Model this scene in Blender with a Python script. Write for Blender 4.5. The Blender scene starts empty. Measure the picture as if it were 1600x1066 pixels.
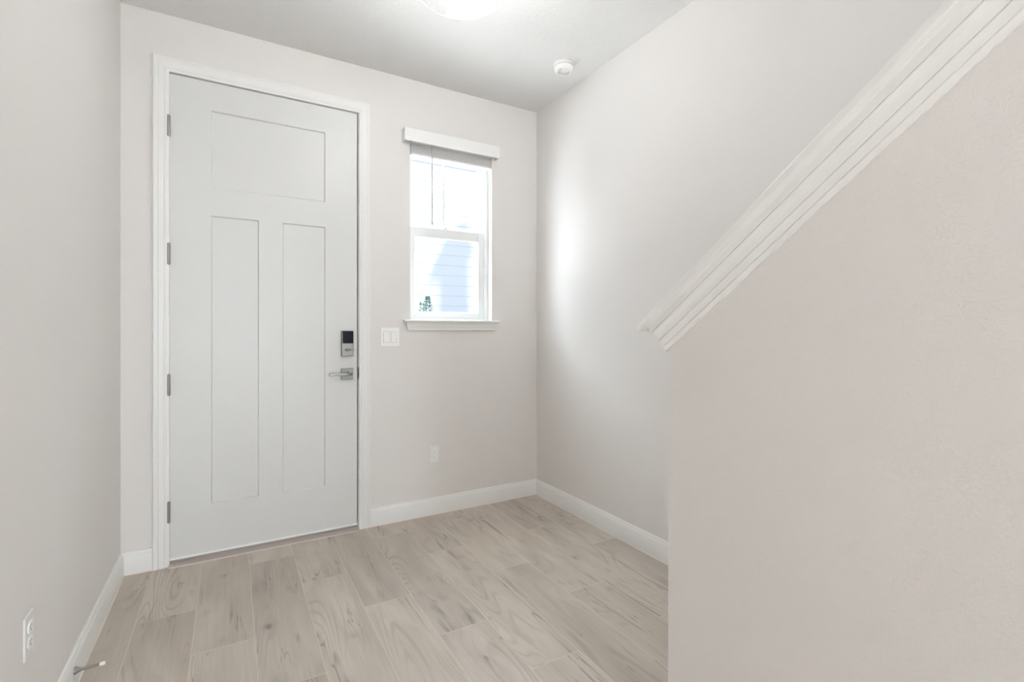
import bpy, bmesh, math, random
from mathutils import Vector, Matrix
random.seed(7)
SC = bpy.context.scene
COL = SC.collection
PI = math.pi

# ------------------------------------------------------------------ camera
CAMH = 1.1733
YAW = 29.978
cam = bpy.data.cameras.new('camera')
cam.sensor_width = 36.0
cam.lens = 763.54 / 1600 * 36.0
cam.shift_y = -(533 - 517.86) / 1600
cam.clip_start = 0.01
camo = bpy.data.objects.new('camera', cam)
COL.objects.link(camo)
camo.location = (0, 0, CAMH)
camo.rotation_euler = (math.radians(90), 0, -math.radians(YAW))
SC.camera = camo

# ------------------------------------------------------------------ world, sun, lamps, exposure
SC.view_settings.view_transform = 'Standard'
SC.view_settings.look = 'None'
SC.view_settings.gamma = 1
SC.view_settings.use_curve_mapping = False
SC.view_settings.exposure = 0.22
SC.cycles.max_bounces = 24
SC.cycles.diffuse_bounces = 16
SC.cycles.transparent_max_bounces = 24
SC.cycles.sample_clamp_indirect = 8
SC.cycles.use_denoising = True
SC.cycles.denoising_prefilter = 'ACCURATE'
SC.cycles.use_adaptive_sampling = False
SC.cycles.caustics_reflective = False
SC.cycles.caustics_refractive = False
SC.cycles.blur_glossy = 0.5

W = bpy.data.worlds.new('sky'); SC.world = W
W.use_nodes = True
bg = W.node_tree.nodes['Background']
bg.inputs['Color'].default_value = (0.86, 0.93, 1.0, 1)
bg.inputs['Strength'].default_value = 14.0

SUN_DIR = Vector((-0.60, 0.50, -1.10))
sd = bpy.data.lights.new('sun', 'SUN')
sd.energy = 54.0; sd.angle = math.radians(1.5); sd.color = (0.985, 0.99, 1.0)
so = bpy.data.objects.new('sun', sd); COL.objects.link(so)
so.rotation_euler = SUN_DIR.to_track_quat('-Z', 'Y').to_euler()
so.location = (0, -10, 12)

# unseen lights added behind the viewer: near one inferred from brightness, far one fill
for (lx, ly, e) in ((0.15, -0.65, 10.5), (1.3, -3.2, 50)):
    ld = bpy.data.lights.new('hall_fill_light', 'POINT')
    ld.shadow_soft_size = 0.12; ld.energy = e; ld.color = (0.965, 0.985, 1.0)
    lo = bpy.data.objects.new('hall_fill_light', ld); COL.objects.link(lo)
    lo.location = (lx, ly, 2.55)
PENDANT_STRENGTH = 104.0

# ------------------------------------------------------------------ measures (metres)
D = 2.969            # back wall plane
XL, XR = -0.455, 1.917
H = 2.752
YB = -4.0            # rear wall
DX1, DX2 = -0.262, 0.655
DZT = 2.466
SX, ST, SE = 0.90, 0.115, 0.819   # stair half wall: face, thickness, far end
SLOPE = 0.75
WX1, WX2, WZ1, WZ2 = 0.976, 1.552, 1.246, 2.385

# ------------------------------------------------------------------ materials
def newmat(name):
    m = bpy.data.materials.new(name); m.use_nodes = True
    nt = m.node_tree
    return m, nt, nt.nodes['Principled BSDF']

def N(nt, t, **kw):
    n = nt.nodes.new(t)
    for k, v in kw.items():
        setattr(n, k, v)
    return n

def mathn(nt, op, a, b=None, c=None):
    n = nt.nodes.new('ShaderNodeMath'); n.operation = op
    for i, v in enumerate((a, b, c)):
        if v is None: continue
        if isinstance(v, (int, float)): n.inputs[i].default_value = v
        else: nt.links.new(v, n.inputs[i])
    return n.outputs[0]

def paint(name, col, rough=0.6, bump=0.0, scale=200.0, var=0.015, detail=3, spec=0.4, thresh=None, dist=0.002):
    m, nt, p = newmat(name)
    tc = N(nt, 'ShaderNodeTexCoord')
    n1 = N(nt, 'ShaderNodeTexNoise'); n1.inputs['Scale'].default_value = 2.3
    nt.links.new(tc.outputs['Object'], n1.inputs['Vector'])
    mx = N(nt, 'ShaderNodeMix', data_type='RGBA')
    mx.inputs[6].default_value = (*[c * (1 - var) for c in col], 1)
    mx.inputs[7].default_value = (*[min(1, c * (1 + var)) for c in col], 1)
    nt.links.new(n1.outputs['Fac'], mx.inputs[0])
    nt.links.new(mx.outputs[2], p.inputs['Base Color'])
    p.inputs['Roughness'].default_value = rough
    p.inputs['Specular IOR Level'].default_value = spec
    if bump > 0:
        n2 = N(nt, 'ShaderNodeTexNoise'); n2.inputs['Scale'].default_value = scale
        n2.inputs['Detail'].default_value = detail
        nt.links.new(tc.outputs['Object'], n2.inputs['Vector'])
        src = n2.outputs['Fac']
        if thresh:
            r = N(nt, 'ShaderNodeMapRange'); r.interpolation_type = 'SMOOTHSTEP'
            r.inputs[1].default_value = thresh[0]; r.inputs[2].default_value = thresh[1]
            nt.links.new(src, r.inputs[0]); src = r.outputs[0]
        b = N(nt, 'ShaderNodeBump'); b.inputs['Strength'].default_value = bump
        b.inputs['Distance'].default_value = dist
        nt.links.new(src, b.inputs['Height'])
        nt.links.new(b.outputs['Normal'], p.inputs['Normal'])
    return m

def metal(name, col, rough=0.35):
    m, nt, p = newmat(name)
    p.inputs['Metallic'].default_value = 1.0
    tc = N(nt, 'ShaderNodeTexCoord')
    n = N(nt, 'ShaderNodeTexNoise'); n.inputs['Scale'].default_value = 300
    mp = N(nt, 'ShaderNodeMapping'); mp.inputs['Scale'].default_value = (0.05, 1, 1)
    nt.links.new(tc.outputs['Object'], mp.inputs['Vector']); nt.links.new(mp.outputs['Vector'], n.inputs['Vector'])
    r = N(nt, 'ShaderNodeMapRange'); r.inputs[3].default_value = rough - .06; r.inputs[4].default_value = rough + .08
    nt.links.new(n.outputs['Fac'], r.inputs[0]); nt.links.new(r.outputs[0], p.inputs['Roughness'])
    p.inputs['Base Color'].default_value = (*col, 1)
    return m

def glass(name, tint=(1, 1, 1), blend=0.12, body=0.0, rough=0.02):
    m, nt, p = newmat(name)
    nt.nodes.remove(p)
    out = nt.nodes['Material Output']
    tr = N(nt, 'ShaderNodeBsdfTransparent'); tr.inputs['Color'].default_value = (*tint, 1)
    gl = N(nt, 'ShaderNodeBsdfGlossy'); gl.inputs['Roughness'].default_value = rough
    lw = N(nt, 'ShaderNodeLayerWeight'); lw.inputs['Blend'].default_value = blend
    fac = mathn(nt, 'MINIMUM', lw.outputs['Fresnel'], 0.3)
    mx = N(nt, 'ShaderNodeMixShader')
    nt.links.new(fac, mx.inputs[0]); nt.links.new(tr.outputs[0], mx.inputs[1]); nt.links.new(gl.outputs[0], mx.inputs[2])
    last = mx.outputs[0]
    if body > 0:
        df = N(nt, 'ShaderNodeBsdfDiffuse'); df.inputs['Color'].default_value = (.95, .95, .94, 1)
        m2 = N(nt, 'ShaderNodeMixShader'); m2.inputs[0].default_value = body
        nt.links.new(last, m2.inputs[1]); nt.links.new(df.outputs[0], m2.inputs[2]); last = m2.outputs[0]
    nt.links.new(last, out.inputs['Surface'])
    return m

def emit(name, col, s):
    m, nt, p = newmat(name)
    p.inputs['Base Color'].default_value = (.9, .9, .9, 1)
    p.inputs['Emission Color'].default_value = (*col, 1)
    p.inputs['Emission Strength'].default_value = s
    return m

WALLC = (0.724, 0.703, 0.686)
M = {}
M['wall'] = paint('greige wall paint', WALLC, 0.75, bump=0.22, scale=170, detail=4, dist=0.0015)
M['wall_rough'] = paint('greige orange peel wall paint', WALLC, 0.7, bump=0.22, scale=170, detail=3, thresh=(0.42, 0.68), dist=0.0012)
M['ceiling'] = paint('white knockdown ceiling paint', (0.785, 0.785, 0.78), 0.8, bump=0.35, scale=75, detail=3, thresh=(0.45, 0.62), dist=0.0016)
M['trim'] = paint('white semi gloss trim paint', (0.77, 0.77, 0.757), 0.35, var=0.006)
M['door'] = paint('white satin door paint', (0.660, 0.663, 0.652), 0.38, var=0.006, spec=0.5)
M['vinyl'] = paint('white vinyl', (0.80, 0.82, 0.82), 0.3, var=0.005)
M['plastic'] = paint('white plastic', (0.78, 0.775, 0.765), 0.3, var=0.004)
M['plastic2'] = paint('bright white plastic', (0.86, 0.86, 0.85), 0.35, var=0.004)
M['soft_gap'] = paint('shallow seam', (0.50, 0.49, 0.47), 0.6, var=0.01)
M['slot'] = paint('dark slot', (0.10, 0.095, 0.09), 0.6, var=0.01)
M['black'] = paint('glossy black plastic', (0.012, 0.013, 0.02), 0.12, var=0.01)
M['nickel'] = metal('satin nickel', (0.22, 0.215, 0.205), 0.36)
M['nickel_dark'] = metal('brushed nickel hinge', (0.31, 0.29, 0.275), 0.42)
M['steel_dark'] = metal('dark steel', (0.16, 0.15, 0.14), 0.4)
M['bronze'] = paint('greige threshold', (0.42, 0.38, 0.35), 0.45)
M['blind'] = paint('white faux wood', (0.80, 0.795, 0.785), 0.5, var=0.02)
M['wand'] = paint('clear grey wand plastic', (0.42, 0.43, 0.44), 0.25, var=0.01)
M['glass'] = glass('window glass', (0.97, 0.985, 0.985), 0.08)
M['shade'] = glass('clear lamp glass', (0.985, 0.985, 0.985), 0.15, body=0.0)
M['rim'] = glass('rolled glass rim', (0.95, 0.95, 0.95), 0.5, body=0.05, rough=0.1)
M['bulb'] = emit('frosted lit bulb', (0.965, 0.985, 1.0), PENDANT_STRENGTH)
M['rubber'] = paint('white rubber', (0.86, 0.80, 0.76), 0.6, var=0.01)
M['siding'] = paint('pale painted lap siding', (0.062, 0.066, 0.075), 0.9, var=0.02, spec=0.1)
M['concrete'] = paint('pale concrete', (0.50, 0.50, 0.49), 0.9, bump=0.3, scale=40, var=0.06)
M['leaf'] = paint('grey green leaf', (0.018, 0.040, 0.034), 0.8, var=0.3, spec=0.1)
M['palm'] = paint('palm frond green', (0.09, 0.16, 0.06), 0.6, var=0.3)
M['bark'] = paint('palm trunk bark', (0.26, 0.21, 0.16), 0.9, bump=0.6, scale=20, var=0.2, dist=0.01)
M['roof'] = paint('grey roofing', (0.3, 0.29, 0.28), 0.9, var=0.1)
M['caulk'] = paint('pale caulk', (0.72, 0.64, 0.57), 0.6, var=0.03)

def floor_material():
    m, nt, p = newmat('wood look porcelain tile')
    L = nt.links.new
    tc = N(nt, 'ShaderNodeTexCoord')
    sp = N(nt, 'ShaderNodeSeparateXYZ'); L(tc.outputs['Object'], sp.inputs[0])
    PX, PY = 0.2057, 1.017
    ux = mathn(nt, 'DIVIDE', mathn(nt, 'ADD', sp.outputs['X'], 0.5347), PX)
    col = mathn(nt, 'FLOOR', ux)
    fx = mathn(nt, 'FRACT', ux)
    # joint of column 0 lies at y=2.790; each column steps 0.339 nearer
    yy = mathn(nt, 'ADD', mathn(nt, 'SUBTRACT', sp.outputs['Y'], 2.790), mathn(nt, 'MULTIPLY', col, 0.339))
    uy = mathn(nt, 'DIVIDE', yy, PY)
    row = mathn(nt, 'FLOOR', uy)
    fy = mathn(nt, 'FRACT', uy)
    dx = mathn(nt, 'MULTIPLY', mathn(nt, 'MINIMUM', fx, mathn(nt, 'SUBTRACT', 1, fx)), PX)
    dy = mathn(nt, 'MULTIPLY', mathn(nt, 'MINIMUM', fy, mathn(nt, 'SUBTRACT', 1, fy)), PY)
    dd = mathn(nt, 'MINIMUM', dx, dy)
    g = N(nt, 'ShaderNodeMapRange'); g.interpolation_type = 'SMOOTHSTEP'
    g.inputs[1].default_value = 0.0007; g.inputs[2].default_value = 0.0022
    g.inputs[3].default_value = 1; g.inputs[4].default_value = 0
    L(dd, g.inputs[0])
    cid = N(nt, 'ShaderNodeCombineXYZ'); L(col, cid.inputs[0]); L(row, cid.inputs[1])
    wn = N(nt, 'ShaderNodeTexWhiteNoise'); wn.noise_dimensions = '3D'; L(cid.outputs[0], wn.inputs['Vector'])
    sw = N(nt, 'ShaderNodeSeparateXYZ'); L(wn.outputs['Color'], sw.inputs[0])
    # per tile coordinates
    c2 = N(nt, 'ShaderNodeCombineXYZ')
    L(mathn(nt, 'ADD', sp.outputs['X'], mathn(nt, 'MULTIPLY', sw.outputs[0], 17)), c2.inputs[0])
    L(mathn(nt, 'ADD', mathn(nt, 'MULTIPLY', sp.outputs['Y'], 1.0), mathn(nt, 'MULTIPLY', sw.outputs[1], 31)), c2.inputs[1])
    L(mathn(nt, 'MULTIPLY', sw.outputs[2], 9), c2.inputs[2])
    def noise(scale_xyz, scale, detail, dist=0.0, rough=0.55):
        mp = N(nt, 'ShaderNodeMapping'); mp.inputs['Scale'].default_value = scale_xyz
        L(c2.outputs[0], mp.inputs['Vector'])
        n = N(nt, 'ShaderNodeTexNoise'); n.inputs['Scale'].default_value = scale
        n.inputs['Detail'].default_value = detail; n.inputs['Distortion'].default_value = dist
        n.inputs['Roughness'].default_value = rough
        L(mp.outputs['Vector'], n.inputs['Vector'])
        return n.outputs['Fac']
    def smooth(v, lo, hi, o0=0.0, o1=1.0):
        r = N(nt, 'ShaderNodeMapRange'); r.interpolation_type = 'SMOOTHSTEP'
        r.inputs[1].default_value = lo; r.inputs[2].default_value = hi
        r.inputs[3].default_value = o0; r.inputs[4].default_value = o1
        L(v, r.inputs[0]); return r.outputs[0]
    # cathedral grain: contour lines of a stretched smooth field, only in patches
    fld = noise((1, 0.15, 1), 5.0, 1.2, 0.35, 0.4)
    tri = mathn(nt, 'ABSOLUTE', mathn(nt, 'SUBTRACT', mathn(nt, 'FRACT', mathn(nt, 'MULTIPLY', fld, 26)), 0.5))
    grain = mathn(nt, 'MULTIPLY', smooth(tri, 0.0, 0.26, 1, 0), smooth(noise((1, 0.30, 1), 5.0, 2), 0.46, 0.68))
    # a few long dark streaks that wander along the board
    st = noise((1, 0.07, 1), 17, 2.0, 1.2, 0.5)
    streak = mathn(nt, 'MULTIPLY', smooth(mathn(nt, 'ABSOLUTE', mathn(nt, 'SUBTRACT', st, 0.56)), 0.0, 0.022, 1, 0),
                   smooth(noise((1, 0.25, 1), 7.0, 2), 0.46, 0.62))
    fine = noise((1, 0.03, 1), 110, 3)
    broad = noise((1, 0.20, 1), 9, 3, 0.5)
    kn = noise((1, 0.5, 1), 16, 0.5)
    knot = smooth(kn, 0.755, 0.86)
    halo = smooth(kn, 0.62, 0.80)
    ramp = N(nt, 'ShaderNodeValToRGB')
    e = ramp.color_ramp.elements
    e[0].position = 0.30; e[0].color = (0.42, 0.367, 0.312, 1)
    e[1].position = 0.70; e[1].color = (0.59, 0.532, 0.470, 1)
    L(mathn(nt, 'ADD', mathn(nt, 'MULTIPLY', broad, 0.75), mathn(nt, 'MULTIPLY', fine, 0.25)), ramp.inputs[0])
    dk = mathn(nt, 'SUBTRACT', 1.0, mathn(nt, 'MULTIPLY', grain, 0.19))
    dk = mathn(nt, 'MULTIPLY', dk, mathn(nt, 'SUBTRACT', 1.0, mathn(nt, 'MULTIPLY', streak, 0.40)))
    dk = mathn(nt, 'MULTIPLY', dk, mathn(nt, 'SUBTRACT', 1.0, mathn(nt, 'MULTIPLY', halo, 0.10)))
    dk = mathn(nt, 'MULTIPLY', dk, mathn(nt, 'SUBTRACT', 1.0, mathn(nt, 'MULTIPLY', knot, 0.45)))
    dk = mathn(nt, 'MULTIPLY', dk, mathn(nt, 'ADD', 0.90, mathn(nt, 'MULTIPLY', sw.outputs[2], 0.16)))
    cc = N(nt, 'ShaderNodeVectorMath', operation='SCALE'); L(ramp.outputs[0], cc.inputs[0]); L(dk, cc.inputs['Scale'])
    mx = N(nt, 'ShaderNodeMix', data_type='RGBA')
    L(mathn(nt, 'MULTIPLY', g.outputs[0], 0.75), mx.inputs[0]); L(cc.outputs[0], mx.inputs[6]); mx.inputs[7].default_value = (0.66, 0.58, 0.50, 1)
    L(mx.outputs[2], p.inputs['Base Color'])
    p.inputs['Roughness'].default_value = 0.5
    p.inputs['Specular IOR Level'].default_value = 0.4
    b = N(nt, 'ShaderNodeBump'); b.inputs['Strength'].default_value = 0.3; b.inputs['Distance'].default_value = 0.001
    L(mathn(nt, 'SUBTRACT', mathn(nt, 'MULTIPLY', fine, 0.3), g.outputs[0]), b.inputs['Height'])
    L(b.outputs['Normal'], p.inputs['Normal'])
    return m
M['floor'] = floor_material()

# ------------------------------------------------------------------ mesh helpers
def obj(name, bm, mat, parent=None, smooth=False, loc=None):
    bmesh.ops.recalc_face_normals(bm, faces=bm.faces)
    me = bpy.data.meshes.new(name); bm.to_mesh(me); bm.free()
    me.materials.append(mat)
    if smooth:
        for p in me.polygons: p.use_smooth = True
    o = bpy.data.objects.new(name, me); COL.objects.link(o)
    if parent: o.parent = parent
    if loc: o.location = loc
    return o

def bevel(o, w=0.002, seg=2, angle=30):
    b = o.modifiers.new('bevel', 'BEVEL'); b.width = w; b.segments = seg
    b.limit_method = 'ANGLE'; b.angle_limit = math.radians(angle)
    return o

def smooth_by_angle(o, deg=35):
    for p in o.data.polygons: p.use_smooth = True
    o.data.set_sharp_from_angle(angle=math.radians(deg))
    return o

def box(bm, x0, x1, y0, y1, z0, z1):
    v = [bm.verts.new((x, y, z)) for z in (z0, z1) for y in (y0, y1) for x in (x0, x1)]
    for f in ((0, 1, 3, 2), (4, 6, 7, 5), (0, 4, 5, 1), (2, 3, 7, 6), (0, 2, 6, 4), (1, 5, 7, 3)):
        bm.faces.new([v[i] for i in f])

def boxes(*bs):
    bm = bmesh.new()
    for b in bs: box(bm, *b)
    return bm

def loft(bm, rings, close_ring=False, cap=True):
    vs = [[bm.verts.new(p) for p in r] for r in rings]
    n = len(rings[0])
    for a, b in zip(vs, vs[1:]):
        for i in range(n if close_ring else n - 1):
            j = (i + 1) % n
            bm.faces.new((a[i], a[j], b[j], b[i]))
    if cap:
        bm.faces.new(vs[0]); bm.faces.new(list(reversed(vs[-1])))
    return vs

def cyl(bm, a, b, r0, r1=None, n=24, cap=True):
    a, b = Vector(a), Vector(b); r1 = r0 if r1 is None else r1
    d = (b - a).normalized(); u = d.orthogonal().normalized(); w = d.cross(u)
    rr = [[c + (u * math.cos(t) + w * math.sin(t)) * r for t in [2 * PI * k / n for k in range(n)]] for c, r in ((a, r0), (b, r1))]
    loft(bm, rr, True, cap)

def lathe(bm, prof, c=(0, 0, 0), n=48, axis='Z', close=False):
    rings = []
    for r, h in prof:
        ring = []
        for k in range(n):
            t = 2 * PI * k / n
            if axis == 'Z': q = (c[0] + r * math.cos(t), c[1] + r * math.sin(t), c[2] + h)
            elif axis == 'Y': q = (c[0] + r * math.cos(t), c[1] + h, c[2] + r * math.sin(t))
            else: q = (c[0] + h, c[1] + r * math.cos(t), c[2] + r * math.sin(t))
            ring.append(q)
        rings.append(ring)
    if close: rings.append(rings[0])
    vs = loft(bm, rings, True, cap=not close)
    bmesh.ops.remove_doubles(bm, verts=bm.verts, dist=1e-6)

def empty(name, loc, label=None, cat=None, group=None, kind=None):
    o = bpy.data.objects.new(name, None); COL.objects.link(o); o.location = loc
    o.empty_display_size = 0.05
    if label: o['label'] = label
    if cat: o['category'] = cat
    if group: o['group'] = group
    if kind: o['kind'] = kind
    return o

def tag(o, label=None, cat=None, kind=None, group=None):
    if label: o['label'] = label
    if cat: o['category'] = cat
    if kind: o['kind'] = kind
    if group: o['group'] = group
    return o

def part(name, bm, mat, parent, **kw):
    """mesh given in world coordinates, parented to an Empty at its own origin"""
    T = Vector((0, 0, 0)); q = parent
    while q is not None:
        T += q.location; q = q.parent
    bmesh.ops.translate(bm, verts=bm.verts, vec=-T)
    return obj(name, bm, mat, parent, **kw)

def struct(name, bm, mat, label, cat, **kw):
    return tag(obj(name, bm, mat, **kw), label, cat, 'structure')

# ------------------------------------------------------------------ room shell
struct('floor', boxes((XL - .12, XR + .12, YB - .1, D + .15, -.10, 0)), M['floor'],
       'pale greige wood-look plank tile floor with light grout joints', 'floor')
struct('ceiling', boxes((XL - .12, XR + .12, YB - .1, D + .15, H, H + .12)), M['ceiling'],
       'white knockdown textured ceiling', 'ceiling')
struct('wall_left', boxes((XL - .12, XL, YB - .1, D + .15, 0, H)), M['wall'],
       'smooth light greige wall left of the door', 'wall')
struct('wall_right', boxes((XR, XR + .12, YB - .1, D + .15, 0, H)), M['wall'],
       'smooth light greige wall right of the window, behind the stair wall', 'wall')
JX1, JX2, JZ = DX1 - .004, DX2 + .004, DZT + .004     # jamb inner faces
OX1, OX2, OZ = JX1 - .02, JX2 + .02, JZ + .02         # rough opening
bm = boxes((XL, OX1, D, D + .15, 0, H), (OX1, OX2, D, D + .15, OZ, H),
           (OX2, WX1, D, D + .15, 0, H), (WX1, WX2, D, D + .15, 0, WZ1),
           (WX1, WX2, D, D + .15, WZ2, H), (WX2, XR, D, D + .15, 0, H))
bmesh.ops.remove_doubles(bm, verts=bm.verts, dist=1e-5)
struct('wall_back', bm, M['wall'], 'greige end wall holding the entry door and the small window', 'wall')
# rear wall of the hall, with an opening added behind the viewer to let sky light in
struct('wall_rear', boxes((XL, 0.1, YB - .1, YB, 0, H), (1.5, XR, YB - .1, YB, 0, H), (0.1, 1.5, YB - .1, YB, 2.1, H)),
       M['wall'], 'unseen greige rear wall with a wide opening added to let sky light in', 'wall')

# half wall along the stairs: a sloped-top panel
def ztop(y, off=0.0): return 1.205 + off + SLOPE * (SE - y)
ys = -1.6
ytop = SE - (H - 1.205) / SLOPE
bm = bmesh.new()
poly = [(SE, 0), (SE, ztop(SE)), (ytop, H), (ys, H), (ys, 0)]
loft(bm, [[(SX, y, z) for y, z in poly], [(SX + ST, y, z) for y, z in poly]], True)
struct('wall_stair', bm, M['wall_rough'], 'greige orange-peel textured half wall with a sloping top at right', 'wall')

# sloped cap and crown moulding on the half wall
prof = [(0.0, 1.129), (0.0045, 1.129), (0.0055, 1.1335), (0.0068, 1.1375), (0.0085, 1.1400), (0.0088, 1.1408),
        (0.0079, 1.1412), (0.0079, 1.1418), (0.0102, 1.1425), (0.0105, 1.1480), (0.0120, 1.1540), (0.0140, 1.1590), (0.0145, 1.1602), (0.0133, 1.1606), (0.0133, 1.1613), (0.0162, 1.1622),
        (0.0166, 1.1648), (0.0172, 1.1700), (0.0195, 1.1770), (0.0230, 1.1830), (0.0275, 1.1868), (0.0278, 1.1880), (0.0264, 1.1883), (0.0264, 1.1889), (0.0300, 1.1897),
        (0.0303, 1.1950), (0.0308, 1.2020), (0.0320, 1.2060), (0.0338, 1.2078), (0.0480, 1.2088), (0.0495, 1.2100), (0.0502, 1.2125), (0.0502, 1.2240), (0.0490, 1.2268), (0.0460, 1.2280)]
bm = bmesh.new()
yk = SE - (H - .02 - 1.2280) / SLOPE
rings = [
    [(SX - p, yk, v + SLOPE * (SE - yk)) for p, v in prof],
    [(SX - p, SE + p, v - SLOPE * p) for p, v in prof],
    [(SX + ST + p, SE + p, v - SLOPE * p) for p, v in prof],
    [(SX + ST + p, yk, v + SLOPE * (SE - yk)) for p, v in prof],
]
vs = loft(bm, rings, False, cap=False)
bm.faces.new((vs[0][-1], vs[1][-1], vs[2][-1], vs[3][-1]))
bm.faces.new([*vs[0], *reversed(vs[3])])
o = struct('trim_stair', bm, M['trim'], 'white sloping crown moulding and cap on the stair half wall', 'trim')
smooth_by_angle(o, 28)
# stairs behind the half wall
bm = bmesh.new()
for k in range(9):
    box(bm, SX + ST, XR - .001, SE - .06 - .24 * (k + 1), SE - .06 - .24 * k, 0 if k == 0 else .18 * k, .18 * (k + 1))
struct('floor_stairs', bm, M['trim'], 'staircase rising behind the half wall', 'stairs')

# baseboards
BBP = [(0, 0), (0.014, 0), (0.014, 0.088), (0.0128, 0.0905), (0.0095, 0.0945), (0.0078, 0.1000), (0.0070, 0.1055), (0.0045, 0.1085), (0, 0.1090)]
def baseboard(name, A, B, n, sa, sb, label):
    A, B, n = Vector((*A, 0)), Vector((*B, 0)), Vector((*n, 0))
    t = (B - A).normalized()
    bm = bmesh.new()
    loft(bm, [[A + n * p + t * (sa * p) + Vector((0, 0, z)) for p, z in BBP],
              [B + n * p + t * (sb * p) + Vector((0, 0, z)) for p, z in BBP]], True)
    # pale bead of caulk where the board meets the tile
    o = struct(name, bm, M['trim'], label, 'baseboard')
    bm = bmesh.new()
    q = [(0.0135, 0), (0.0175, 0), (0.0160, 0.0022), (0.0135, 0.0030)]
    loft(bm, [[A + n * p + t * (sa * p) + Vector((0, 0, z)) for p, z in q],
              [B + n * p + t * (sb * p) + Vector((0, 0, z)) for p, z in q]], True)
    c = obj('caulk_bead', bm, M['caulk'], o)
    smooth_by_angle(o, 40)
    return o
CX1, CX2 = DX1 - .0675, DX2 + .0745
baseboard('baseboard_left', (XL, YB), (XL, D), (1, 0), 0, -1, 'white moulded baseboard along the left wall')
baseboard('baseboard_back_left', (XL, D), (CX1, D), (0, -1), 1, 0, 'short white baseboard between the left wall and the door casing')
baseboard('baseboard_back', (CX2, D), (XR, D), (0, -1), 0, -1, 'white baseboard below the window')
baseboard('baseboard_right', (XR, D), (XR, SE - .05), (-1, 0), 1, 0, 'white baseboard along the right wall')

# door casing
def casing():
    q = [(0.0, 0.0), (0.0, 0.010), (0.0015, 0.0115), (0.012, 0.0125), (0.014, 0.0145), (0.020, 0.0150), (0.022, 0.0135),
         (0.0245, 0.0150), (0.033, 0.0165), (0.044, 0.0172), (0.046, 0.0160), (0.048, 0.0172), (0.0555, 0.0185), (0.0575, 0.0200), (0.064, 0.0205), (0.0665, 0.0190), (0.0675, 0.0165), (0.0675, 0.0)]
    x1, x2, zt = DX1, DX2 + .007, DZT + .0015
    bm = bmesh.new()
    loft(bm, [[(x1 - w, D - d, 0) for w, d in q], [(x1 - w, D - d, zt + w) for w, d in q],
              [(x2 + w, D - d, zt + w) for w, d in q], [(x2 + w, D - d, 0) for w, d in q]], True)
    return bm
o = struct('trim_door', casing(), M['trim'], 'white moulded casing around the entry door', 'trim')
smooth_by_angle(o, 25)

# ------------------------------------------------------------------ entry door
door = empty('door_1', (DX1, D, 0), 'tall white three-panel entry door with nickel hardware on the end wall', 'door', kind='structure')
part('jamb', boxes((OX1, JX1, D + .0005, D + .149, 0, OZ), (JX2, OX2, D + .0005, D + .149, 0, OZ), (JX1, JX2, D + .0005, D + .149, JZ, OZ),
                   (JX1, JX1 + .012, D + .05, D + .065, 0, JZ), (JX2 - .012, JX2, D + .05, D + .065, 0, JZ), (JX1, JX2, D + .05, D + .065, JZ - .012, JZ)),
     M['trim'], door)
def door_leaf():
    xs = [DX1, -.085, .1345, .251, .4745, DX2 - .003]
    zs = [.036, .281, 1.773, 1.917, 2.317, DZT - .003]
    yf, yb, dp, ins = D + .001, D + .045, .0085, .005
    bm = bmesh.new()
    panels = [(xs[1], xs[2], zs[1], zs[2]), (xs[3], xs[4], zs[1], zs[2]), (xs[1], xs[4], zs[3], zs[4])]
    for i in range(5):
        for j in range(5):
            x0, x1, z0, z1 = xs[i], xs[i + 1], zs[j], zs[j + 1]
            mx, mz = (x0 + x1) / 2, (z0 + z1) / 2
            if any(a < mx < b and c < mz < d for a, b, c, d in panels): continue
            bm.faces.new([bm.verts.new(q) for q in ((x0, yf, z0), (x1, yf, z0), (x1, yf, z1), (x0, yf, z1))])
    for a, b, c, d in panels:
        outer = [(a, yf, c), (b, yf, c), (b, yf, d), (a, yf, d)]
        inner = [(a + ins, yf + dp, c + ins), (b - ins, yf + dp, c + ins), (b - ins, yf + dp, d - ins), (a + ins, yf + dp, d - ins)]
        o_, i_ = [bm.verts.new(q) for q in outer], [bm.verts.new(q) for q in inner]
        for k in range(4):
            bm.faces.new((o_[k], o_[(k + 1) % 4], i_[(k + 1) % 4], i_[k]))
        bm.faces.new(i_)
    bmesh.ops.remove_doubles(bm, verts=bm.verts, dist=1e-6)
    X0, X1, Z0, Z1 = xs[0], xs[-1], zs[0], zs[-1]
    # sides and back
    F = [(X0, yf, Z0), (X1, yf, Z0), (X1, yf, Z1), (X0, yf, Z1)]; B = [(x, yb, z) for x, y, z in F]
    f_, b_ = [bm.verts.new(q) for q in F], [bm.verts.new(q) for q in B]
    for k in range(4): bm.faces.new((f_[k], f_[(k + 1) % 4], b_[(k + 1) % 4], b_[k]))
    bm.faces.new(b_)
    return bm
bm = door_leaf()
part('door_leaf', bm, M['door'], door)
part('door_sweep', boxes((DX1 + .001, DX2 - .004, D - .004, D + .043, .027, .0375)), M['plastic2'], door)
bm = bmesh.new()
pr = [(D - .030, 0), (D - .026, .004), (D - .010, .009), (D + .004, .0125), (D + .010, .017), (D + .10, .020), (D + .149, .012), (D + .149, 0)]
loft(bm, [[(JX1, y, z) for y, z in pr], [(JX2, y, z) for y, z in pr]], True)
part('threshold', bm, M['bronze'], door)
part('sealant', boxes((JX1, JX2, D - .036, D - .029, 0, .0035)), M['caulk'], door)
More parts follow.
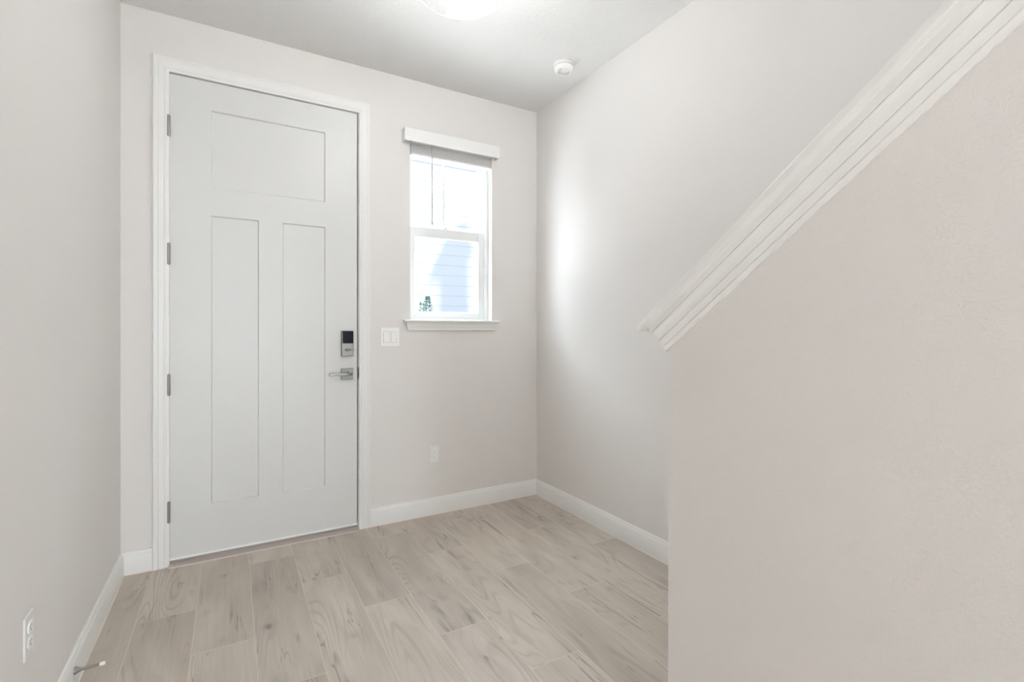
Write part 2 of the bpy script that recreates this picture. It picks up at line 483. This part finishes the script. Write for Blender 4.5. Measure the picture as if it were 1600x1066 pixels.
# weather strip seen as the dark gap beside the leaf
part('weather_strip', boxes((JX1 + .0005, JX1 + .012, D + .046, D + .0495, .02, JZ), (JX2 - .012, JX2 - .0005, D + .046, D + .0495, .02, JZ)), M['slot'], door)
for zc in (2.198, 1.560, .906, .272):
    hb = bmesh.new()
    cyl(hb, (DX1 - .0035, D - .0075, zc - .052), (DX1 - .0035, D - .0075, zc + .052), .0072, n=20)
    hin = part('hinge', hb, M['nickel_dark'], door); smooth_by_angle(hin)
    hb = bmesh.new()
    for s in (-1, 1):
        cyl(hb, (DX1 - .0035, D - .0075, zc + s * .052), (DX1 - .0035, D - .0075, zc + s * .057), .0055, .0035, n=16)
    p_ = part('pin', hb, M['nickel_dark'], hin)
    part('leaf_plate', boxes((DX1 - .0034, DX1 - .0006, D - .001, D + .035, zc - .050, zc + .050)), M['nickel_dark'], hin)

# keypad deadbolt, inside cover
lk = part('deadbolt', boxes((.5605, .6265, D - .026, D + .001, 1.029, 1.176)), M['nickel'], door); bevel(lk, .003, 3)
tag(lk, 'brushed nickel deadbolt cover with black upper half')
bc = part('battery_cover', boxes((.5650, .6255, D - .0285, D - .0245, 1.1035, 1.1745)), M['black'], lk); bevel(bc, .0022, 3)
bm = bmesh.new()
cyl(bm, (.595, D - .024, 1.066), (.595, D - .033, 1.066), .0115, .0105, n=24)
tt = part('turn_collar', bm, M['nickel'], lk); smooth_by_angle(tt)
tt = part('thumb_turn', boxes((.577, .613, D - .047, D - .032, 1.0625, 1.0695)), M['nickel'], lk); bevel(tt, .003, 3)
# lever handle
ro = part('lever_handle', boxes((.560, .6265, D - .010, D + .001, .890, .9565)), M['nickel'], door); bevel(ro, .0022, 3)
bm = bmesh.new(); cyl(bm, (.600, D - .009, .926), (.600, D - .050, .926), .0105, n=28)
nk = part('neck', bm, M['nickel'], ro); smooth_by_angle(nk)
bm = bmesh.new()
path = [(.6115, .0565, .0085, .0075), (.600, .0590, .0105, .0090), (.585, .0590, .0095, .0082), (.540, .0580, .0085, .0072), (.500, .0570, .0080, .0068), (.488, .0560, .0078, .0066), (.4865, .0470, .0076, .0064)]
rings = []
for (x, d, hz, hy) in path:
    rings.append([(x, D - d + hy * .95 * cy * .5, .926 + hz * cz * .85) for cy, cz in
                  [(max(-1, min(1, 1.35 * math.cos(t))), max(-1, min(1, 1.35 * math.sin(t)))) for t in [2 * PI * k / 20 for k in range(20)]]])
loft(bm, rings, True)
lv = part('lever', bm, M['nickel'], ro); smooth_by_angle(lv, 50)
# strike plate lip on the jamb
bm = bmesh.new()
pts = [(D + .004, -.036)] + [(D + .001 - .016 * math.cos(t), .036 * math.sin(t)) for t in [(-PI / 2 + PI * k / 12) for k in range(13)]] + [(D + .004, .036)]
loft(bm, [[(JX2 - .0016, y, .926 + z) for y, z in pts], [(JX2 + .0010, y, .926 + z) for y, z in pts]], True)
part('strike_plate', bm, M['steel_dark'], door)

# ------------------------------------------------------------------ window
win = empty('window_1', (WX1, D, WZ1), 'small white single-hung window with one vertical bar in its upper sash', 'window', kind='structure')
def frame_bm(x0, x1, z0, z1, y0, y1, wl, wr, wb, wt):
    return boxes((x0, x0 + wl, y0, y1, z0, z1), (x1 - wr, x1, y0, y1, z0, z1),
                 (x0 + wl, x1 - wr, y0, y1, z0, z0 + wb), (x0 + wl, x1 - wr, y0, y1, z1 - wt, z1))
fy = D + .058
o = part('window_frame', frame_bm(WX1, WX2, WZ1, WZ2, fy, D + .149, .018, .026, .014, .045), M['vinyl'], win); bevel(o, .002)
# upper sash (outer track)
us = part('upper_sash', frame_bm(WX1 + .016, WX2 - .024, 1.845, WZ2 - .043, D + .104, D + .132, .026, .024, .030, .042), M['vinyl'], win); bevel(us, .002)
part('pane', boxes((WX1 + .040, WX2 - .045, D + .117, D + .120, 1.87, WZ2 - .08)), M['glass'], us)
part('muntin', boxes((1.236, 1.252, D + .110, D + .1165, 1.87, WZ2 - .08)), M['vinyl'], us)
# lower sash (inner track)
ls = part('lower_sash', frame_bm(WX1 + .016, WX2 - .024, WZ1 + .014, 1.852, D + .070, D + .100, .036, .042, .038, .062), M['vinyl'], win); bevel(ls, .0025)
part('pane', boxes((WX1 + .048, WX2 - .062, D + .084, D + .087, WZ1 + .048, 1.795)), M['glass'], ls)
bead = part('glazing_bead', frame_bm(WX1 + .050, WX2 - .064, WZ1 + .050, 1.792, D + .0735, D + .083, .006, .006, .006, .006), M['vinyl'], ls); bevel(bead, .002)
sl = part('sash_lock', boxes((1.226, 1.262, D + .072, D + .094, 1.8505, 1.858), (1.238, 1.250, D + .066, D + .088, 1.857, 1.866)), M['vinyl'], ls); bevel(sl, .002)
# stool and apron
st = part('window_sill', boxes((.9295, 1.6005, D - .036, D - .0005, 1.2315, 1.2455), (WX1 + .001, WX2 - .001, D - .001, fy + .001, 1.2315, 1.2475)), M['trim'], win)
bevel(st, .005, 3)
bm = bmesh.new()
ap = [(0, 1.2312), (.026, 1.2312), (.026, 1.228), (.0235, 1.224), (.0215, 1.214), (.0190, 1.203), (.0165, 1.196), (.0150, 1.190), (.0148, 1.1815), (.0125, 1.1785), (0, 1.178)]
loft(bm, [[(.9455 + (1.2312 - z) * .28 , D - d, z) for d, z in ap], [(1.5845 - (1.2312 - z) * .28, D - d, z) for d, z in ap]], True)
apn = part('apron', bm, M['trim'], win); smooth_by_angle(apn, 30)

# ------------------------------------------------------------------ blind
bl = empty('window_blind', (WX1, D, 2.34), 'white raised blind with flat valance over the small window', 'blind')
bm = boxes((.9245, 1.5865, D - .055, D - .046, 2.3475, 2.4275), (.9245, .9335, D - .046, D - .0005, 2.3475, 2.4275), (1.5775, 1.5865, D - .046, D - .0005, 2.3475, 2.4275))
bevel(part('valance', bm, M['blind'], bl), .0025, 3)
bevel(part('headrail', boxes((WX1 + .003, WX2 - .003, D - .040, D + .018, 2.357, 2.384)), M['blind'], bl), .002)
bm = bmesh.new()
z = 2.2955; k = 0
while z < 2.353:
    dx = random.uniform(-.0015, .0015); dy = random.uniform(-.0015, .0015)
    pts = [(-.025, 0), (-.0125, .0012), (0, .0016), (.0125, .0012), (.025, 0), (.025, .0024), (.0125, .0036), (0, .0040), (-.0125, .0036), (-.025, .0024)]
    loft(bm, [[(WX1 + .006 + dx, D + .022 + dy + a, z + b) for a, b in pts], [(WX2 - .006 + dx, D + .022 + dy + a, z + b) for a, b in pts]], True)
    z += .0052; k += 1
part('slat_stack', bm, M['blind'], bl)
bevel(part('bottom_rail', boxes((WX1 + .005, WX2 - .005, D - .004, D + .048, 2.2815, 2.2945)), M['blind'], bl), .003)
bm = bmesh.new()
cyl(bm, (1.113, D - .022, 2.362), (1.1145, D - .022, 1.875), .0036, .0040, n=10)
cyl(bm, (1.1145, D - .022, 1.875), (1.1145, D - .022, 1.850), .0052, .0046, n=12)
smooth_by_angle(part('tilt_wand', bm, M['wand'], bl))

# ------------------------------------------------------------------ wall devices
def slot_outlet(name, org, rot, label):
    """plate in local x (width) / z (height), front facing -y"""
    t = empty(name, org, label, 'outlet', 'wall outlets')
    t.rotation_euler = (0, 0, rot)
    def lp(n, bm, mat, par=t, bev=0):
        o = obj(n, bm, mat, par)
        if bev: bevel(o, bev, 3)
        return o
    lp('cover_plate', boxes((-.0335, .0335, -.0055, -.0003, -.0555, .0555)), M['plastic'], t, .0025)
    for s in (1, -1):
        bm = bmesh.new()
        ring = []
        for k in range(28):
            a = 2 * PI * k / 28
            ring.append((.0168 * math.cos(a), max(-.0140, min(.0140, .0168 * math.sin(a)))))
        loft(bm, [[(x, -.0050, z + s * .0195) for x, z in ring], [(x, -.0078, z + s * .0195) for x, z in ring]], True)
        r = lp('receptacle', bm, M['plastic2'], t, .0006)
        bm = boxes((-.0075, -.0055, -.0081, -.0070, s * .0195 - .001, s * .0195 + .0075), (.0055, .0072, -.0081, -.0070, s * .0195, s * .0195 + .0065))
        cyl(bm, (0, -.0081, s * .0195 - .0065), (0, -.0070, s * .0195 - .0065), .0026, n=14)
        lp('slots', bm, M['slot'], r)
    bm = bmesh.new(); lathe(bm, [(.0, -.0064), (.0022, -.0062), (.0030, -.0052)], n=14, axis='Y')
    lp('screw', bm, M['plastic'], t)
    return t
slot_outlet('wall_outlet', (1.1335, D, .3855), 0, 'white duplex outlet low on the end wall below the window')
slot_outlet('wall_outlet', (XL, 1.7205, .3880), PI / 2, 'white duplex outlet low on the left wall above the door stop')

t = empty('light_switch', (.848, D, 1.138), 'white double rocker light switch between the door casing and the window', 'light switch')
w2, h2 = .0585, .0585
bevel(part('cover_plate', boxes((.848 - w2, .848 + w2, D - .006, D - .0003, 1.138 - h2, 1.138 + h2)), M['plastic2'], t), .0028, 3)
for s in (-1, 1):
    cx = .848 + s * .0228
    bm = bmesh.new()
    a = -.0035 if s < 0 else .0035   # tilt of the paddle
    P = [(cx - .0165, 1.138 - .033), (cx + .0165, 1.138 - .033), (cx + .0165, 1.138 + .033), (cx - .0165, 1.138 + .033)]
    f = [(x, D - .0095 + (a if zz < 1.138 else -a) * .7, zz) for x, zz in P]
    b = [(x, D - .004, zz) for x, zz in P]
    loft(bm, [b, f], True)
    bevel(part('rocker', bm, M['plastic2'], t), .0012, 2)
    part('rocker_gap', boxes((cx - .0180, cx + .0180, D - .0064, D - .0050, 1.138 - .0345, 1.138 + .0345)), M['soft_gap'], t)

# door stop on the left baseboard
ds = empty('door_stop', (XL + .014, 2.100, .062), 'small nickel rod door stop with a white rubber tip on the left baseboard', 'door stop')
bm = bmesh.new()
lathe(bm, [(.0, 0), (.0125, 0), (.0125, .002), (.0105, .006), (.0070, .012), (.0050, .018), (.0040, .021)], c=(XL + .0142, 2.100, .062), n=28, axis='X')
smooth_by_angle(part('base', bm, M['nickel_dark'], ds), 40)
bm = bmesh.new(); cyl(bm, (XL + .033, 2.100, .062), (XL + .079, 2.100, .062), .0044, n=18)
smooth_by_angle(part('rod', bm, M['nickel_dark'], ds))
bm = bmesh.new(); lathe(bm, [(.0, 0), (.0058, 0), (.0062, .002), (.0062, .011), (.0050, .014), (.0, .0145)], c=(XL + .078, 2.100, .062), n=22, axis='X')
smooth_by_angle(part('rubber_tip', bm, M['rubber'], ds), 40)

# smoke detector
sx, sy = 1.708, 2.350
sm = empty('smoke_detector', (sx, sy, H), 'round white smoke detector on the ceiling near the back right corner', 'smoke detector')
bm = bmesh.new(); lathe(bm, [(.0, -0.0005), (0.0592, -0.0005), (0.0592, -0.0125), (0.0570, -0.0156), (.0, -0.0156)], c=(sx, sy, H), n=64)
smooth_by_angle(part('mounting_base', bm, M['plastic2'], sm), 30)
bm = bmesh.new(); lathe(bm, [(.0, -0.0150), (0.0522, -0.0150), (0.0522, -0.0194), (0.0552, -0.0206), (0.0552, -0.0312), (0.0531, -0.0394), (0.0470, -0.0456), (0.0348, -0.0481), (0.0344, -0.0348), (.0, -0.0519)], c=(sx, sy, H), n=64)
smooth_by_angle(part('housing', bm, M['plastic2'], sm), 30)
bm = bmesh.new(); lathe(bm, [(.0, -0.0450), (.0085, -0.0450), (.0085, -0.0519), (.0, -0.0531)], c=(sx - .035, sy - .012, H), n=24)
smooth_by_angle(part('test_button', bm, M['plastic'], sm), 30)
bm = bmesh.new()
for k in range(40):
    a = 2 * PI * k / 40
    c_, s_ = math.cos(a), math.sin(a)
    cyl(bm, (sx + 0.0518 * c_, sy + 0.0518 * s_, H - .0175), (sx + 0.0527 * c_, sy + 0.0527 * s_, H - .0175), .0022, n=6)
part('vent_slots', bm, M['wand'], sm)

# ------------------------------------------------------------------ semi-flush ceiling lamp
lx, ly = .80, 1.80
cl = empty('ceiling_light', (lx, ly, H), 'clear glass bell ceiling light with lit bulbs at the top edge', 'ceiling light')
bm = bmesh.new(); lathe(bm, [(.0, -.0005), (.070, -.0005), (.070, -.012), (.064, -.022), (.022, -.028), (.012, -.032), (.012, -.060), (.0, -.060)], c=(lx, ly, H), n=48)
can = part('canopy', bm, M['plastic2'], cl); smooth_by_angle(can, 30)
bm = bmesh.new()
outer = [(.040, -.040), (.075, -.044), (.115, -.056), (.145, -.078), (.162, -.108), (.171, -.145), (.177, -.185), (.1800, -.212)]
inner = [(r - .003, h - .001) for r, h in reversed(outer)]
lathe(bm, outer + inner, c=(lx, ly, H), n=96, close=True)
sh = part('glass_shade', bm, M['shade'], cl); smooth_by_angle(sh, 40)
bm = bmesh.new()
rr = [(.1790 + .0030 * math.cos(a), -.2120 + .0030 * math.sin(a)) for a in [2 * PI * k / 12 for k in range(12)]]
lathe(bm, rr, c=(lx, ly, H), n=96, close=True)
smooth_by_angle(part('rolled_rim', bm, M['rim'], sh), 60)
bm = bmesh.new(); lathe(bm, [(.0, -.062), (.098, -.062), (.101, -.065), (.101, -.075), (.098, -.078), (.0, -.078)], c=(lx, ly, H), n=48)
sc = part('socket_plate', bm, M['plastic2'], cl); smooth_by_angle(sc, 30)
for k in range(3):
    a = math.radians(-60 + 120 * k)
    bx_, by_ = lx + .034 * math.cos(a), ly + .034 * math.sin(a)
    bm = bmesh.new(); cyl(bm, (bx_, by_, H - .076), (bx_, by_, H - .105), .0155, .0155, n=24)
    so_ = part('socket', bm, M['plastic2'], cl); smooth_by_angle(so_)
    bm = bmesh.new()
    lathe(bm, [(.0, -.103), (.013, -.104), (.015, -.118), (.023, -.135), (.0285, -.152), (.0290, -.166), (.0255, -.182), (.0170, -.194), (.0, -.199)], c=(bx_, by_, H), n=32)
    b_ = part('bulb', bm, M['bulb'], cl); smooth_by_angle(b_, 60)

# ------------------------------------------------------------------ outside
struct('ground', boxes((-14, 22, D + .15, 30, -.25, -.12), (-14, 22, -16, YB - .1, -.25, -.12)), M['concrete'],
       'pale sunlit ground outside the window', 'ground')
struct('roof', boxes((-3, 5, -7.6, D + .30, 2.95, 3.1)), M['roof'], 'unseen roof slab added over the entry hall to block the sun', 'roof')  # slab added above the ceiling, run out past the rear to block the sun
nb = empty('neighbouring_house', (4, 9, -.12), 'pale sunlit house with horizontal siding seen through the window', 'house')
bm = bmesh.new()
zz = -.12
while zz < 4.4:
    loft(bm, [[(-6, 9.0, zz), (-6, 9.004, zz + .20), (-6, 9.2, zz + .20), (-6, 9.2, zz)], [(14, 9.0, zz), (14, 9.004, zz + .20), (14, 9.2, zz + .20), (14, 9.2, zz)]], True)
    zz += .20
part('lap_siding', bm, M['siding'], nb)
part('roof_edge', boxes((-6.5, 14.5, 8.98, 9.6, 4.46, 4.62)), M['roof'], nb)

# palm whose drooping crown throws its shade on the siding
px_, py_ = 6.26, 7.0
pt = empty('palm_tree', (px_, py_, -.12), 'tall palm outside beyond the window, throwing shade on the pale siding', 'palm tree')
bm = bmesh.new()
rings = []
for k in range(60):
    z = -.12 + 7.45 * k / 59
    r = .24 - .03 * k / 59 + (.012 if k % 2 else 0)
    rings.append([(px_ + r * math.cos(t), py_ + r * math.sin(t), z) for t in [2 * PI * j / 16 for j in range(16)]])
loft(bm, rings, True)
part('trunk', bm, M['bark'], pt)
def frond(bm, az, rise, length, droop):
    prev = None
    d = Vector((math.cos(az), math.sin(az), 0)); sdir = Vector((-math.sin(az), math.cos(az), 0))
    base = Vector((px_, py_, 7.25))
    n = 22
    pts = []
    for k in range(n + 1):
        s = k / n
        pts.append(base + d * (length * (s - .35 * s * s)) + Vector((0, 0, rise * s - droop * s * s)))
    for k in range(n):
        a, b = pts[k], pts[k + 1]
        cyl(bm, a, b, .012 * (1 - .7 * k / n), n=5, cap=False)
        if k < 2: continue
        L = .17 * math.sin(PI * min(1, (k + 3) / (n + 3))) + .05
        for s_ in (-1, 1):
            tip = a + sdir * s_ * L * .75 + (b - a).normalized() * L * .45 + Vector((0, 0, -.25 * L))
            m1 = a.lerp(tip, .5) + Vector((0, 0, .02)); wv = (b - a).normalized() * .030
            v = [bm.verts.new(q) for q in (a, m1 + wv, tip, m1 - wv)]
            bm.faces.new(v)
for az, rise, ln, dr in ((180, .10, .78, .95), (175, .05, .66, .85), (170, .0, .80, .70), (182, -.05, .55, .75), (160, .0, .70, .60), (178, .02, .45, .45), (130, .0, .5, .5),
                         (90, .0, .45, .5), (50, .0, .45, .6), (0, .0, .34, .5), (20, .0, .38, .4), (5, -.05, .30, .7)):
    bm = bmesh.new(); frond(bm, math.radians(az), rise, ln, dr)
    part('frond', bm, M['palm'], pt)

def shrub(x, y, h, r, n, label, seed):
    rnd = random.Random(seed)
    e = empty('shrub', (x, y, -.12), label, 'shrub', 'shrubs beyond the window')
    bm = bmesh.new(); cyl(bm, (x, y, -.12), (x, y, h - .05), .018, .005, n=8)
    part('stem', bm, M['bark'], e)
    bm = bmesh.new()
    for k in range(n):
        s = rnd.random() ** .8; z = .15 + (h - .17) * s
        rad = r * (1 - s) ** .75 * rnd.uniform(.3, 1) + .012; a = rnd.uniform(0, 2 * PI)
        c = Vector((x + rad * math.cos(a), y + rad * math.sin(a), z))
        d = Vector((math.cos(a), math.sin(a), rnd.uniform(.2, 1.3))).normalized() * rnd.uniform(.03, .055)
        sdir = d.cross(Vector((0, 0, 1))).normalized() * .011
        v = [bm.verts.new(q) for q in (c, c + d * .5 + sdir, c + d, c + d * .5 - sdir + Vector((0, 0, .004)))]
        bm.faces.new(v)
    part('foliage', bm, M['leaf'], e)
shrub(2.944, 8.0, 1.775, .30, 1500, 'grey-green pointed shrub low in the lower window pane, taller of the two', 1)
shrub(2.553, 7.2, 1.640, .12, 350, 'thin shorter sprig left of the pointed shrub in the lower pane', 2)
